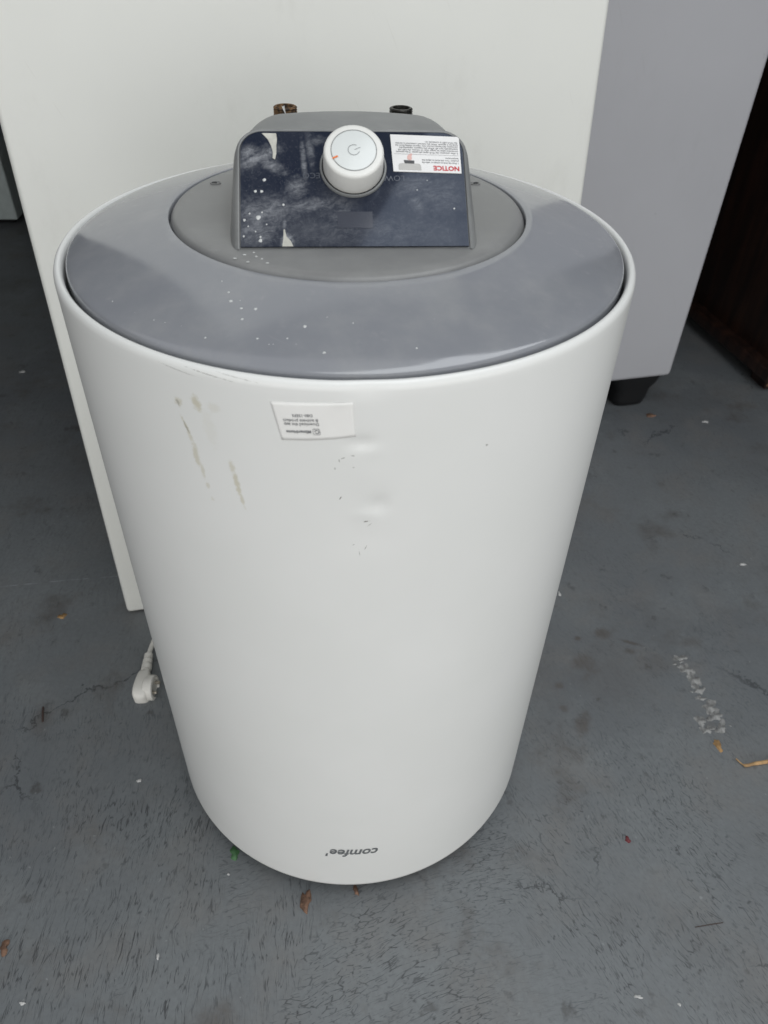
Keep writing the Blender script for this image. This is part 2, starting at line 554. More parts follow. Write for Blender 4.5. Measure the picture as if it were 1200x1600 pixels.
M_fridge = make_fridge_mat('white_appliance_paint', (.79, .79, .745), (.50, .48, .42), .33)
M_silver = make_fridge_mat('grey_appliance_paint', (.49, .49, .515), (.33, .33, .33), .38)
M_foot = plain('black_plastic', (.008, .008, .009), .55)
M_pale = plain('pale_green_grey_paint', (.42, .47, .46), .5)
M_wood = make_wood_mat()
M_rawwood = plain('splintered_wood', (.24, .13, .07), .8, vary=.5, scale=60)
M_wall = plain('dark_wall', (.030, .027, .027), .9, vary=.3, scale=2)
M_concrete = plain('bare_concrete', (.225, .225, .22), .9, vary=.55, scale=90)
M_greenbit = plain('green_plastic', (.06, .15, .06), .6)
M_redbit = plain('red_plastic', (.14, .025, .03), .6)
M_leaf = plain('dry_leaf', (.30, .18, .075), .7, vary=.35, scale=90)
M_chipbrown = plain('brown_wood_chip', (.15, .085, .055), .8, vary=.5, scale=150)
M_straw = plain('dry_straw', (.42, .26, .12), .7, vary=.3, scale=80)
M_flake = plain('white_paint_flake', (.50, .50, .49), .6)
M_hair = plain('dark_fibre', (.055, .035, .03), .7)

# ------------------------------------------------------------------ setting
flo = obj('floor', [(-6, -5, 0), (6, -5, 0), (6, 6, 0), (-6, 6, 0)], [(0, 1, 2, 3)], M_floor, smooth=False)
tag(flo, kind='structure')
wl = bevel_box('back_wall', 12.0, 0.2, 1.725, M_wall, bevel=0)  # added wall, coloured near black to keep the background dark
wl.location = (0, 4.4, 0)
tag(wl, kind='structure')


for nm, x, y0 in (('shading_left_wall', -1.95, -.45), ('shading_right_wall', 3.1, .40)):  # unseen side walls, added so the rear falls into shade
    w_ = bevel_box(nm, .12, 4.28 - y0, 1.725, M_wall, bevel=0)
    w_.location = (x, (4.28 + y0) / 2, 0)
    tag(w_, kind='structure')
cl = bevel_box('shading_ceiling', 12.0, 4.90, 0.12, M_wall, bevel=0)  # unseen ceiling, added to keep overhead light off the rear
cl.location = (0, 2.75, 1.73)
tag(cl, kind='structure')


def blob_disc(name, cx, cy, rx, ry, rot, h, mat, parent=None, n=22, fray=.25, z=0.0):
    """low irregular patch or crumb lying on the floor"""
    vs, fs = [], []
    f1, f2, f3 = rng.uniform(0, 6), rng.uniform(0, 6), rng.uniform(0, 6)
    ph = [1 + fray * (.5 * math.sin(2 * 2 * math.pi * i / n + f1) + .35 * math.sin(3 * 2 * math.pi * i / n + f2) + .3 * math.sin(5 * 2 * math.pi * i / n + f3) + rng.uniform(-.3, .3)) for i in range(n)]
    for k, (s, zz) in enumerate(((1.0, 0.0), (.86, h * .7), (.45, h))):
        for i in range(n):
            a = 2 * math.pi * i / n
            x, y = rx * s * ph[i] * math.cos(a), ry * s * ph[i] * math.sin(a)
            jz = zz * (1 + rng.uniform(-.35, .35)) if k else 0
            vs.append((x * math.cos(rot) - y * math.sin(rot), x * math.sin(rot) + y * math.cos(rot), jz))
    for k in range(2):
        for i in range(n):
            j = (i + 1) % n
            fs.append((k * n + i, k * n + j, (k + 1) * n + j, (k + 1) * n + i))
    fs.append(tuple(2 * n + i for i in range(n)))
    o = obj(name, vs, fs, mat, parent, angle=60)
    q = fs2(cx, cy) if (cx or cy) else (0, 0)
    o.location = (q[0], q[1], z)
    return o


# chipped paint that bares the concrete, to the right of the heater
for (cx, cy, rx, ry, rot) in [(.494, .133, .010, .007, .3), (.497, .112, .013, .010, 1.2), (.503, .094, .013, .009, 1.3), (.504, .076, .009, .008, .4), (.505, .060, .007, .004, .2),
                              (.512, .046, .013, .010, .6), (.516, .032, .013, .009, .2), (.518, .012, .011, .008, 1.0), (.497, .008, .010, .007, .2), (.491, .022, .006, .012, .4)]:
    blob_disc('chipped_patch', cx, cy, rx * .92, ry * .9, rot, .0009, M_concrete, flo, n=30, fray=.6)
for k in range(16):
    t = rng.random()
    blob_disc('chipped_patch', .492 + .028 * t + rng.gauss(0, .007), .135 - .13 * t + rng.gauss(0, .006), rng.uniform(.0015, .0045), rng.uniform(.0012, .003), rng.uniform(0, 3), .0006, M_concrete, flo, n=12, fray=.6)


jv = []
for (x, y) in [(-.72, .205), (-.586, .235), (-.49, .253), (-.398, .268), (-.30, .288), (-.18, .312)]:
    x, y = fs2(x, y)
    jv += [(x, y - .0011, .0005), (x, y + .0011, .0005)]
obj('floor_joint', jv, [(2 * i, 2 * i + 2, 2 * i + 3, 2 * i + 1) for i in range(5)], plain('joint_filler', (.21, .22, .23), .7, vary=.3, scale=60), flo, smooth=False)
# ------------------------------------------------------------------ water heater
H = 0.66815 + ZF
RS = 0.225
heater = empty('water_heater', (0, 0, 0), R(5.3))
tag(heater, 'white cylindrical water heater standing upside down, grey lid and control knob on top', 'water heater')

# shell: lathe with dents
DENTS = [(-.0009, .6262, .008, .0045, .0017), (.006, .6210, .006, .006, -.0006), (.0107, .5756, .0065, .008, .0017), (.004, .568, .010, .004, -.0006), (.004, .603, .012, .018, -.0005), (.006, .548, .016, .014, .0006), (.002, .6640, .012, .005, .0009), (.05, .45, .05, .06, .0005), (-.07, .35, .06, .08, .0005), (.06, .2, .05, .07, .0004)]


def shell_fn(r, a, z):
    s = (a if a < math.pi else a - 2 * math.pi) * RS
    d = 0.0
    if r > .2185:
        for (cx, cz, sx, sz, dep) in DENTS:
            d += dep * math.exp(-((s - cx) / sx) ** 2 - ((z - ZF - cz) / sz) ** 2)
    r -= d
    return (r * math.sin(a), -r * math.cos(a), z)


prof = [(.2090, ZF + .006), (.2190, ZF + .0015), (.2225, ZF + .0004), (.2243, ZF + .0016), (.2250, ZF + .0045)]
nz = 220
for k in range(1, nz):
    prof.append((.2250, ZF + .0045 + (H - .0085 - ZF - .0045) * k / nz))
for k in range(0, 9):
    q = math.pi * k / 8
    prof.append((.2215 + .0035 * math.cos(q), H - .0060 + .0060 * math.sin(q)))
prof += [(.2180, H - .012), (.2180, H - .022)]
NS = 480
vs, fs = lathe(prof, NS, fn=shell_fn)
shell = obj('shell', vs, fs, M_shell, heater, angle=60)
uvl = shell.data.uv_layers.new(name='UVMap')
for poly in shell.data.polygons:
    aa = []
    for li in poly.loop_indices:
        co = shell.data.vertices[shell.data.loops[li].vertex_index].co
        aa.append((li, math.atan2(co.x, -co.y), co.z - ZF))
    wrap = max(x[1] for x in aa) - min(x[1] for x in aa) > math.pi
    for li, an, zz in aa:
        if wrap and an < 0: an += 2 * math.pi
        uvl.data[li].uv = (an * RS, zz)
# base that carries the heater, set back under the shell
vs, fs = lathe([(.178, 0.0), (.181, .002), (.186, .012), (.205, .028), (.210, .032)], 96, cap_start=True)
obj('base_cap', vs, fs, M_foot, heater)
# black ring, the shade at the bottom of the gap between shell and lid
vs, fs = lathe([(.2182, H - .014), (.2120, H - .014)], 128)
obj('gap_shade', vs, fs, M_dark, heater)
# lid
lp = [(.2156, -.014), (.2158, -.0030), (.2156, -.0012), (.2150, .0002), (.2138, .0013), (.2116, .0024), (.2070, .0042)]
for k in range(1, 12):
    t = k / 11
    r = .2070 - (.2070 - .1385) * t
    lp.append((r, .0042 + .0188 * (t * 1.12 - .12 * t * t)))
lp += [(.1378, .0228), (.1374, .0222), (.1373, .0150), (.1340, .0150)]
vs, fs = lathe([(r, H + z) for r, z in lp], 256)
lid = obj('lid', vs, fs, M_lid, heater, angle=50)
# raised centre disc
dp = [(.1362, .0150), (.1362, .0200), (.1357, .0212), (.1340, .0232), (.1322, .0243), (.125, .0249), (.09, .0254), (.04, .0256)]
vs, fs = lathe([(r, H + z) for r, z in dp], 256, cap_end=True)
disc = obj('centre_disc', vs, fs, M_disc, heater, angle=40)
for sx in (-1, 1):
    vs, fs = lathe([(.0036, .0), (.0036, .0009), (.0030, .0010), (.0024, .0003)], 28, cap_end=True, fn=lambda r, a, z: (1.25 * r * math.sin(a), -r * math.cos(a), z))
    sc = obj('screw_recess', vs, fs, M_disc, disc)
    sc.location = (sx * .1075, .0505, H + .0250)
    vs, fs = lathe([(.0021, .0), (.0021, .0006)], 20, cap_end=True)
    so = obj('screw_hole', vs, fs, M_dark, disc)
    so.location = (sx * .1083, .0500, H + .0255)

# control housing: lofted from the slanted panel back to the low rear
MX, MY, MZ = 0.0017, -0.0892, H + .0255
EL = 38.0


def contour(w, h, rc, arch, yb, theta, zoff=0.0, nrm=0.0, draft=0.0):
    th = R(theta)
    pts = []
    for i in range(9): pts.append((-w, (h - rc) * i / 8))
    for i in range(1, 11):
        q = math.pi - (math.pi / 2) * i / 10
        pts.append((-w + rc + rc * math.cos(q), h - rc + rc * math.sin(q)))
    for i in range(1, 20):
        x = (-w + rc) + 2 * (w - rc) * i / 20
        pts.append((x, h))
    for i in range(0, 11):
        q = (math.pi / 2) * (1 - i / 10)
        pts.append((w - rc + rc * math.cos(q), h - rc + rc * math.sin(q)))
    for i in range(1, 9): pts.append((w, (h - rc) * (1 - i / 8)))
    out = []
    for (x, v) in pts:
        v2 = v + arch * (1 - (x / w) ** 2) * max(0, v / h)
        x *= 1 + draft / w * (1 - v / h)
        out.append(Vector((MX + x, yb + v2 * math.cos(th) - nrm * math.sin(th) * -1 * -1, MZ - .0012 + zoff + v2 * math.sin(th) + nrm * math.cos(th))))
    return out


keys = [contour(.0794, .0913, .0160, .0005, -.0892, 38, nrm=.0000),
        contour(.0796, .0915, .0161, .0005, -.0892, 38, nrm=.0012),
        contour(.0804, .0926, .0168, .0006, -.0892, 38, nrm=.0016),
        contour(.0816, .0934, .0180, .0008, -.0890, 38.3, nrm=.0004, draft=.001),
        contour(.0828, .0880, .0210, .0010, -.0800, 40.0, draft=.0030),
        contour(.0836, .0745, .0250, .0034, -.0560, 47.0, draft=.0050),
        contour(.0838, .0600, .0290, .0050, -.0100, 65, draft=.0060),
        contour(.0836, .0530, .0310, .0056, .0300, 82, draft=.0060),
        contour(.0815, .0450, .0310, .0050, .0620, 96, draft=.0060),
        contour(.0780, .0320, .0220, .0030, .0800, 104, draft=.006),
        contour(.0740, .0120, .0080, .0010, .0880, 104, draft=.006)]
rings = keys[:4]
for k in range(3, len(keys) - 1):
    p0, p1, p2, p3 = keys[max(k - 1, 3)], keys[k], keys[k + 1], keys[min(k + 2, len(keys) - 1)]
    for s in range(1, 6):
        t = s / 5
        rings.append([0.5 * ((2 * b) + (c - a) * t + (2 * a - 5 * b + 4 * c - d) * t * t + (3 * b - a - 3 * c + d) * t ** 3) for a, b, c, d in zip(p0, p1, p2, p3)])
vs, fs = loft(rings, cap=(True, True))
obj('control_housing', vs, fs, M_house, heater, angle=38)

# panel frame: origin at the middle of the panel's lower edge
PO = Vector((MX, MY, MZ))
PX = Vector((1, 0, 0)); PY = Vector((0, math.cos(R(EL)), math.sin(R(EL)))); PN = PX.cross(PY)


def pan(u, v, n=0.0): return PO + PX * u + PY * v + PN * n


pts = contour(.0787, .0888, .0155, .0004, 0, 0)
outline = [(p.x - MX, p.y + .0012) for p in pts]
top = [pan(u, v, .0009) for u, v in outline]
bot = [pan(u, v, -.0004) for u, v in outline]
n = len(top)
panel = obj('control_panel', top + bot, [tuple(range(n))] + [(i, (i + 1) % n, n + (i + 1) % n, n + i) for i in range(n)], M_panel, heater, angle=30)
ul = panel.data.uv_layers.new(name='UVMap')
for lp_ in panel.data.loops:
    co = panel.data.vertices[lp_.vertex_index].co - PO
    ul.data[lp_.index].uv = (co.dot(PX), co.dot(PY))


def flat_on_panel(name, poly, n, mat, parent):
    return obj(name, [pan(u, v, n) for u, v in poly], [tuple(range(len(poly)))], mat, parent, smooth=False)


flat_on_panel('display_window', [(-.0122, .0150), (.0122, .0150), (.0122, .0275), (-.0122, .0275)], .0011, M_disp, panel)
for body, u, v in (('ECO', -.0232, .0575), ('LOW', .0362, .0555)):
    tv, tf = text_geometry(body, .0062)
    obj('panel_lettering', [pan(u - p.x, v - p.y, .0012) for p in tv], tf, M_faint, panel, smooth=False)

# knob
KC = (0.0, .0618)
kz = PO + PX * KC[0] + PY * KC[1] + PN * .0009


def on_knob(vs): return frame_map(vs, kz, PX, PY, PN)


vs, fs = lathe([(.0236, .0), (.0236, .0010), (.0232, .0016), (.0222, .0018), (.0219, .0012), (.0219, -.0004)], 96)
obj('knob_ring', on_knob(vs), fs, M_house, heater)
vs, fs = lathe([(.0222, .0), (.0222, .0011), (.0150, .0011)], 64)
obj('knob_recess', on_knob(vs), fs, M_dark, heater)
KH = .0185
vs, fs = lathe([(.0150, .0006), (.0208, .0008), (.0211, .0016), (.0210, .006), (.0207, KH - .0024), (.0203, KH - .0010), (.0195, KH - .0002), (.0185, KH), (.01575, KH), (.0156, KH - .0004), (.0154, KH - .0004), (.01525, KH)], 96, cap_start=True, cap_end=True)
knob = obj('knob', on_knob(vs), fs, M_knob, heater, angle=40)
vs, fs = lathe([(.0152, KH - .0001), (.0151, KH + .00025), (.0148, KH + .00035)], 80, cap_end=True)
obj('knob_face', on_knob(vs), fs, M_knobface, knob)
vs, fs = lathe([(.01582, KH + .0002), (.01535, KH + .0002)], 80)
obj('face_groove', on_knob(vs), fs, M_line, knob, smooth=False)


def arc_strip(r0, r1, a0, a1, z, seg=40):
    v, f = [], []
    for i in range(seg + 1):
        a = a0 + (a1 - a0) * i / seg
        v += [(r0 * math.cos(a), r0 * math.sin(a), z), (r1 * math.cos(a), r1 * math.sin(a), z)]
    for i in range(seg): f.append((2 * i, 2 * i + 1, 2 * i + 3, 2 * i + 2))
    return v, f


g0 = R(22)
bar = []
for (r, w_) in ((.0004, -.00018), (.0004, .00018), (.0050, .00018), (.0050, -.00018)):
    bar.append((r * math.cos(g0) - w_ * math.sin(g0), r * math.sin(g0) + w_ * math.cos(g0), KH + .0006))
pv, pf = merge([arc_strip(.0037, .0041, g0 + R(38), g0 + R(322), KH + .0006), (bar, [(0, 1, 2, 3)])])
obj('power_symbol', on_knob(pv), pf, M_line, knob, smooth=False)
a0 = R(204)
mk = []
for (r, w_) in ((.0120, -.0006), (.0120, .0006), (.0160, .0006), (.0160, -.0006)):
    mk.append((r * math.cos(a0) - w_ * math.sin(a0), r * math.sin(a0) + w_ * math.cos(a0), KH + .0007))
obj('indicator_mark', on_knob(mk), [(0, 1, 2, 3)], M_orange, knob, smooth=False)

# notice sticker on the panel, printed for the other way up
SA, SB, SC, SD = (.0768, .0572), (.0284, .0588), (.0272, .0882), (.0766, .0864)   # reading order: top left, top right, bottom right, bottom left
SW, SH = .0484, .0294


def st(x, y, n):
    """x to the reader's right, y down from the top of the print, both in metres"""
    s, t = x / SW, y / SH
    u = (SA[0] * (1 - s) + SB[0] * s) * (1 - t) + (SD[0] * (1 - s) + SC[0] * s) * t
    v = (SA[1] * (1 - s) + SB[1] * s) * (1 - t) + (SD[1] * (1 - s) + SC[1] * s) * t
    return pan(u, v, n)


def st_poly(name, poly, n, mat, parent): return obj(name, [st(x, y, n) for x, y in poly], [tuple(range(len(poly)))], mat, parent, smooth=False)


edge = [(0, 0), (SW, 0), (SW, SH), (.0012, SH), (0, SH - .0012)]
top = [st(x, y, .0015) for x, y in edge]; bot = [st(x, y, .0009) for x, y in edge]
k = len(edge)
notice = obj('notice_sticker', top + bot, [tuple(range(k))] + [(i, (i + 1) % k, k + (i + 1) % k, k + i) for i in range(k)], M_paper, heater, smooth=False)
tv, tf = text_geometry('NOTICE', .0050, bold=.00016, space=1.02)
obj('sticker_title', [st(.0012 + p.x, .0051 - p.y, .0017) for p in tv], tf, M_red, notice, smooth=False)
small = [('1. Press the knob to activate or wake the', .0082), ('product. Turn the knob to adjust the', .0101), ('temperature.', .0120),
         ('2. After activation, the Wi-Fi signal will appear. If the network', .0162), ('connection takes no longer than 15 minutes, the LED will', .0179),
         ('automatically turn off. When this happens, repeating the', .0196), ('connection distribution function only requires holding down the', .0213), ('knob for 5 seconds. When the network connection is normal,', .0230),
         ('the Wi-Fi LED is constantly on.', .0247)]
acc = []
for body, y in small:
    tv, tf = text_geometry(body, .00182, bold=.000015)
    wmax = max(p.x for p in tv)
    lim = .0262 if y < .014 else .0440
    sc_ = min(1.0, lim / wmax) if y < .014 or wmax > .03 else 1.0
    acc.append(([st(.0014 + p.x * sc_, y - p.y, .0017) for p in tv], tf))
acc.append(([st(x, y, .0017) for x, y in ((.001, .0138), (.047, .0138), (.047, .01395), (.001, .01395))], [(0, 1, 2, 3)]))
v_, f_ = merge(acc)
obj('sticker_text', v_, f_, M_inkgrey, notice, smooth=False)
body = [(.0285, .0012), (.0285, .0050), (.0292, .0061), (.0305, .0066), (.0420, .0066), (.0435, .0062), (.0444, .0052), (.0446, .0012)]
st_poly('printed_heater', body, .0016, M_lgrey, notice)
st_poly('printed_base', [(.0332, .0064), (.0330, .0088), (.0405, .0090), (.0400, .0064)], .0017, M_ink, notice)
st_poly('printed_finger', [(.0352, .0092), (.0345, .0105), (.0348, .0125), (.0338, .0140), (.0350, .0146), (.0375, .0128), (.0380, .0105), (.0372, .0092)], .0017, M_pink, notice)

# app sticker on the shell, also upside down


def cylp(s, z, off):
    a = s / RS
    d = 0.0
    for (cx, cz, sx, sz, dep) in DENTS: d += dep * math.exp(-((s - cx) / sx) ** 2 - ((z - cz) / sz) ** 2)
    r = RS + off - d
    return Vector((r * math.sin(a), -r * math.cos(a), z + ZF))


QA, QB, QC, QD = (-.0045, .6314), (-.0500, .6266), (-.0554, .6533), (-.0059, .6561)
QW, QH = .0470, .0258


def qs(x, y, off):
    s, t = x / QW, y / QH
    u = (QA[0] * (1 - s) + QB[0] * s) * (1 - t) + (QD[0] * (1 - s) + QC[0] * s) * t
    z = (QA[1] * (1 - s) + QB[1] * s) * (1 - t) + (QD[1] * (1 - s) + QC[1] * s) * t
    z -= .0005 * math.sin(math.pi * s) * (1 - t)
    return cylp(u, z, off)


vs, fs = [], []
NXg, NYg = 28, 12
for j in range(NYg + 1):
    for i in range(NXg + 1):
        x, y = QW * i / NXg, QH * j / NYg
        lift = .0003 + .0004 * math.exp(-((x - .006) / .006) ** 2 - ((y - QH) / .003) ** 2)
        vs.append(qs(x, y, lift))
for j in range(NYg):
    for i in range(NXg):
        a = j * (NXg + 1) + i
        fs.append((a, a + 1, a + NXg + 2, a + NXg + 1))
appst = obj('app_sticker', vs, fs, M_paper2, heater)
sol = appst.modifiers.new('thickness', 'SOLIDIFY'); sol.thickness = .00022; sol.offset = -1
acc = []
for body, x, y, sz, bd in (('MSmartHome', .0268, .0070, .0027, .00008), ('Download the app', .0212, .0122, .0028, .00002), ('& activate product', .0212, .0148, .0028, .00002), ('D80-15EFS', .0240, .0183, .0027, .00001)):
    tv, tf = text_geometry(body, sz, bold=bd)
    acc.append(([qs(x + p.x, y - p.y, .00075) for p in tv], tf))
v_, f_ = merge(acc)
obj('sticker_text', v_, f_, M_inkgrey, appst, smooth=False)
ic = []
rr = [(.0214, .0044), (.0220, .0038), (.0252, .0038), (.0258, .0044), (.0258, .0076), (.0252, .0082), (.0220, .0082), (.0214, .0076)]
cxm, cym = .0236, .0060
ring = [(x, y) for x, y in rr] + [(cxm + (x - cxm) * .90, cym + (y - cym) * .90) for x, y in rr]
ic.append(([qs(x, y, .00075) for x, y in ring], [(i, (i + 1) % 8, 8 + (i + 1) % 8, 8 + i) for i in range(8)]))
av, af = arc_strip(.0010, .0014, R(20), R(300), 0, 20)
ic.append(([qs(cxm - .0003 + p[0], cym - p[1], .00075) for p in av], af))
tv, tf = text_geometry('M', .0013, bold=.00004)
ic.append(([qs(cxm + .0002 + p.x, cym + .0012 - p.y, .00078) for p in tv], tf))
v_, f_ = merge(ic)
obj('app_logo', v_, f_, M_inkgrey, appst, smooth=False)

# brand lettering near the lower edge, upside down
tv, tf = text_geometry("comfee'", .0200, bold=.00042, shear=.26, space=1.0)
xmin = min(p.x for p in tv); xmax = max(p.x for p in tv)
scl = .0575 / (xmax - xmin)
obj('brand_lettering', [cylp(.0192 - (p.x - xmin) * scl, .0900 - p.y * 1.12, .00035) for p in tv], tf, M_logo, heater, smooth=False)

# water pipes behind the housing


def pipe(name, x, y, mat, ztop):
    pr = [(.0098, H + .020), (.0098, ztop - .019)]
    k = int(.018 / .0018)
    for i in range(k):
        z = ztop - .018 + i * .0018
        pr += [(.0094, z), (.0101, z + .0006), (.0101, z + .0009), (.0094, z + .0015)]
    pr += [(.0092, ztop - .0006), (.0088, ztop), (.0074, ztop), (.0070, ztop - .001), (.0070, ztop - .030)]
    v, f = lathe(pr, 48, cap_end=True)
    o = obj(name, [(q[0] + x, q[1] + y, q[2]) for q in v], f, mat, heater, angle=50)
    return o


pipe('water_pipe', .0490, .111, M_black_pipe, H + .0690)
pp = pipe('water_pipe', -.0498, .111, M_brass, H + .0695)
tb = [(-.0515, .1015, H + .071), (-.0522, .1008, H + .0718), (-.0515, .1012, H + .0695), (-.0498, .1011, H + .0660), (-.0490, .1010, H + .0655), (-.0498, .1012, H + .0700), (-.0500, .1014, H + .0718)]
tv = [Vector(p) for p in tb]
obj('sealing_tape', tv + [p + Vector((0, -.0006, 0)) for p in tv], [tuple(range(7)), tuple(13 - i for i in range(7))] + [(i, (i + 1) % 7, 7 + (i + 1) % 7, 7 + i) for i in range(7)], M_tape, pp, smooth=False)

# dried paint: runs and drops on the panel, drops on the lid


def dome(center, ax, ay, an, rx, ry, h):
    v, f = [], []
    m = 10
    ph = [1 + rng.uniform(-.18, .18) for _ in range(m)]
    for s, zz in ((1, 0), (.75, .7), (.35, 1)):
        for i in range(m):
            a = 2 * math.pi * i / m
            v.append(center + ax * (rx * s * ph[i] * math.cos(a)) + ay * (ry * s * ph[i] * math.sin(a)) + an * (h * zz))
    for k in range(2):
        for i in range(m):
            j = (i + 1) % m
            f.append((k * m + i, k * m + j, (k + 1) * m + j, (k + 1) * m + i))
    f.append(tuple(2 * m + i for i in range(m)))
    return v, f


drops = []
for (u, v, r) in [(-.0622, .0522, .0011), (-.0685, .0433, .0009), (-.0641, .0433, .0010), (-.0665, .0231, .0015), (-.0761, .0212, .0009), (-.0653, .0057, .0012), (-.0653, .0085, .0007), (-.0766, .009, .0007), (-.0725, .0262, .0006),
                  (-.0640, .0270, .0006), (-.0492, .0329, .0008), (-.0735, .0165, .0005), (.070, .030, .0006), (.0445, .0445, .0004), (.052, .052, .0004), (-.061, .018, .0005), (-.0685, .0125, .0005)]:
    drops.append(dome(pan(u, v, .0009), PX, PY, PN, r, r * 1.15, r * .35))
v_, f_ = merge(drops)
tag(obj('paint_drops', v_, f_, M_splash, panel), kind='stuff')
run = [(-.0635, .0897), (-.0535, .0897), (-.0530, .0850), (-.0535, .0800), (-.0536, .0735), (-.0545, .0690), (-.0562, .0700), (-.0560, .0750), (-.0572, .0800), (-.0595, .0850)]
tp = [pan(u, v - .001, .00125) for u, v in run]; bt = [pan(u, v - .001, .0008) for u, v in run]
k = len(run)
obj('paint_run', tp + bt, [tuple(range(k))] + [(i, (i + 1) % k, k + (i + 1) % k, k + i) for i in range(k)], M_cream, panel, smooth=False)
run = [(-.0505, .0012), (-.0430, .0012), (-.0445, .0050), (-.0475, .0085), (-.0486, .0140), (-.0494, .0140), (-.0497, .0070)]
tp = [pan(u, v, .00125) for u, v in run]; bt = [pan(u, v, .0008) for u, v in run]
k = len(run)
obj('paint_run', tp + bt, [tuple(range(k))] + [(i, (i + 1) % k, k + (i + 1) % k, k + i) for i in range(k)], M_cream, panel, smooth=False)


def lid_z(r):
    prev = None
    for (a, z) in lp:
        if prev and a <= r <= prev[0] and z > -.001:
            t = (prev[0] - r) / max(1e-6, prev[0] - a)
            return H + prev[1] + (z - prev[1]) * t
        prev = (a, z)
    return H + .02


specks = []
fixed = [(-.080, -.148, .0011), (-.073, -.156, .0008), (-.064, -.158, .0011), (-.072, -.166, .0009), (-.082, -.139, .0008), (-.0335, -.177, .0014), (-.094, -.178, .0008), (-.062, -.184, .0007), (-.044, -.186, .0007), (.0335, -.196, .0008), (-.022, -.199, .0009)]
for _ in range(22):
    a = rng.gauss(-.45, .38); r = rng.uniform(.142, .208)
    fixed.append((r * math.sin(a), -r * math.cos(a), rng.choice([.00025, .0003, .0004, .0006])))
for (x, y, r) in fixed:
    rad = math.hypot(x, y)
    if rad < .1385 or rad > .206: continue
    specks.append(dome(Vector((x, y, lid_z(rad) - .0001)), Vector((1, 0, 0)), Vector((0, 1, .2)).normalized(), Vector((0, 0, 1)), r * rng.uniform(.8, 1.5), r, r * .35))
v_, f_ = merge(specks)
tag(obj('paint_specks', v_, f_, M_splash, lid), kind='stuff')
specks = []
for (x, y) in [(-.074, -.098), (-.066, -.101), (-.062, -.105), (-.068, -.094), (-.058, -.112), (-.080, -.104), (-.071, -.110)]:
    specks.append(dome(Vector((x, y, H + .0250)), Vector((1, 0, 0)), Vector((0, 1, 0)), Vector((0, 0, 1)), .0009 * rng.uniform(.6, 1.6), .0007, .0004))
v_, f_ = merge(specks)
tag(obj('paint_specks', v_, f_, M_splash, disc), kind='stuff')

# power cord and angled plug lying on the floor, left of the heater (built in world space, then parented)
inv = Matrix.Rotation(-R(5.3), 4, 'Z')


def hp(v): return [inv @ Vector((*fs2(p[0], p[1]), p[2])) for p in v]


path = spline([(-.060, .2085, .090), (-.075, .236, .055), (-.110, .240, .020), (-.180, .232, .0045), (-.262, .205, .0042), (-.3005, .165, .0048), (-.3070, .130, .0075), (-.3072, .098, .0105)], 10)
vs, fs = tube(path, .0036, 12)
cord = obj('power_cord', hp(vs), fs, M_cord, heater)
pd = Vector((.10, -.985, -.08)).normalized()
ps = Vector((-.3072, .100, .0105))
sp, sr = [], []
for d, r in [(0, .0040), (.0005, .0062), (.0070, .0064), (.0075, .0046), (.0095, .0046), (.0100, .0068), (.0165, .0070), (.0170, .0050), (.0190, .0050), (.0195, .0074), (.0265, .0076), (.0270, .0056), (.0290, .0058), (.040, .0080)]:
    sp.append(ps + pd * d); sr.append(r)
vs, fs = tube(sp, sr, 20)
obj('strain_relief', hp(vs), fs, M_cord, cord, angle=40)
# body: rounded box that swells towards its end
side = pd.cross(Vector((0, 0, 1))).normalized() * -1     # towards +x
upv = side.cross(pd).normalized()
if upv.z < 0: upv = -upv
rings = []
for d, wx, wz in [(.032, .0055, .0060), (.034, .0072, .0080), (.040, .0092, .0105), (.050, .0104, .0130), (.060, .0116, .0150), (.068, .0118, .0150), (.074, .0112, .0136), (.0785, .0088, .0104), (.0805, .0045, .0055)]:
    c0 = ps + pd * d + Vector((0, 0, .003))
    ring = []
    for i in range(28):
        a = 2 * math.pi * i / 28
        ca, sa = math.cos(a), math.sin(a)
        e = .45
        ring.append(c0 + side * (wx * math.copysign(abs(ca) ** e, ca)) + upv * (wz * math.copysign(abs(sa) ** e, sa)))
    ring.append(ring[0].copy())
    rings.append(ring)
vs, fs = loft(rings, cap=(True, True))
obj('plug_body', hp(vs), fs, M_cord, cord, angle=50)
dc = ps + pd * .0600 + side * .0085 + Vector((0, 0, .0045))
dn = (side + Vector((0, -.12, .10))).normalized()
dx = dn.cross(Vector((0, 0, 1))).normalized(); dy = dx.cross(dn)
vs, fs = lathe([(.0150, -.004), (.0176, -.002), (.0180, .001), (.0180, .0075), (.0172, .0098), (.0140, .0105), (.0135, .0075)], 48, cap_start=True, cap_end=True)
obj('plug_face', hp(frame_map(vs, dc, dx, dy, dn)), fs, M_cord, cord, angle=40)
for s in (-1, 1):
    vs, fs = tube([dc + dn * .006 + dx * (.0085 * s), dc + dn * .0145 + dx * (.0085 * s)], [.0024, .0022], 14)
    obj('plug_pin', hp(vs), fs, M_pin, cord)

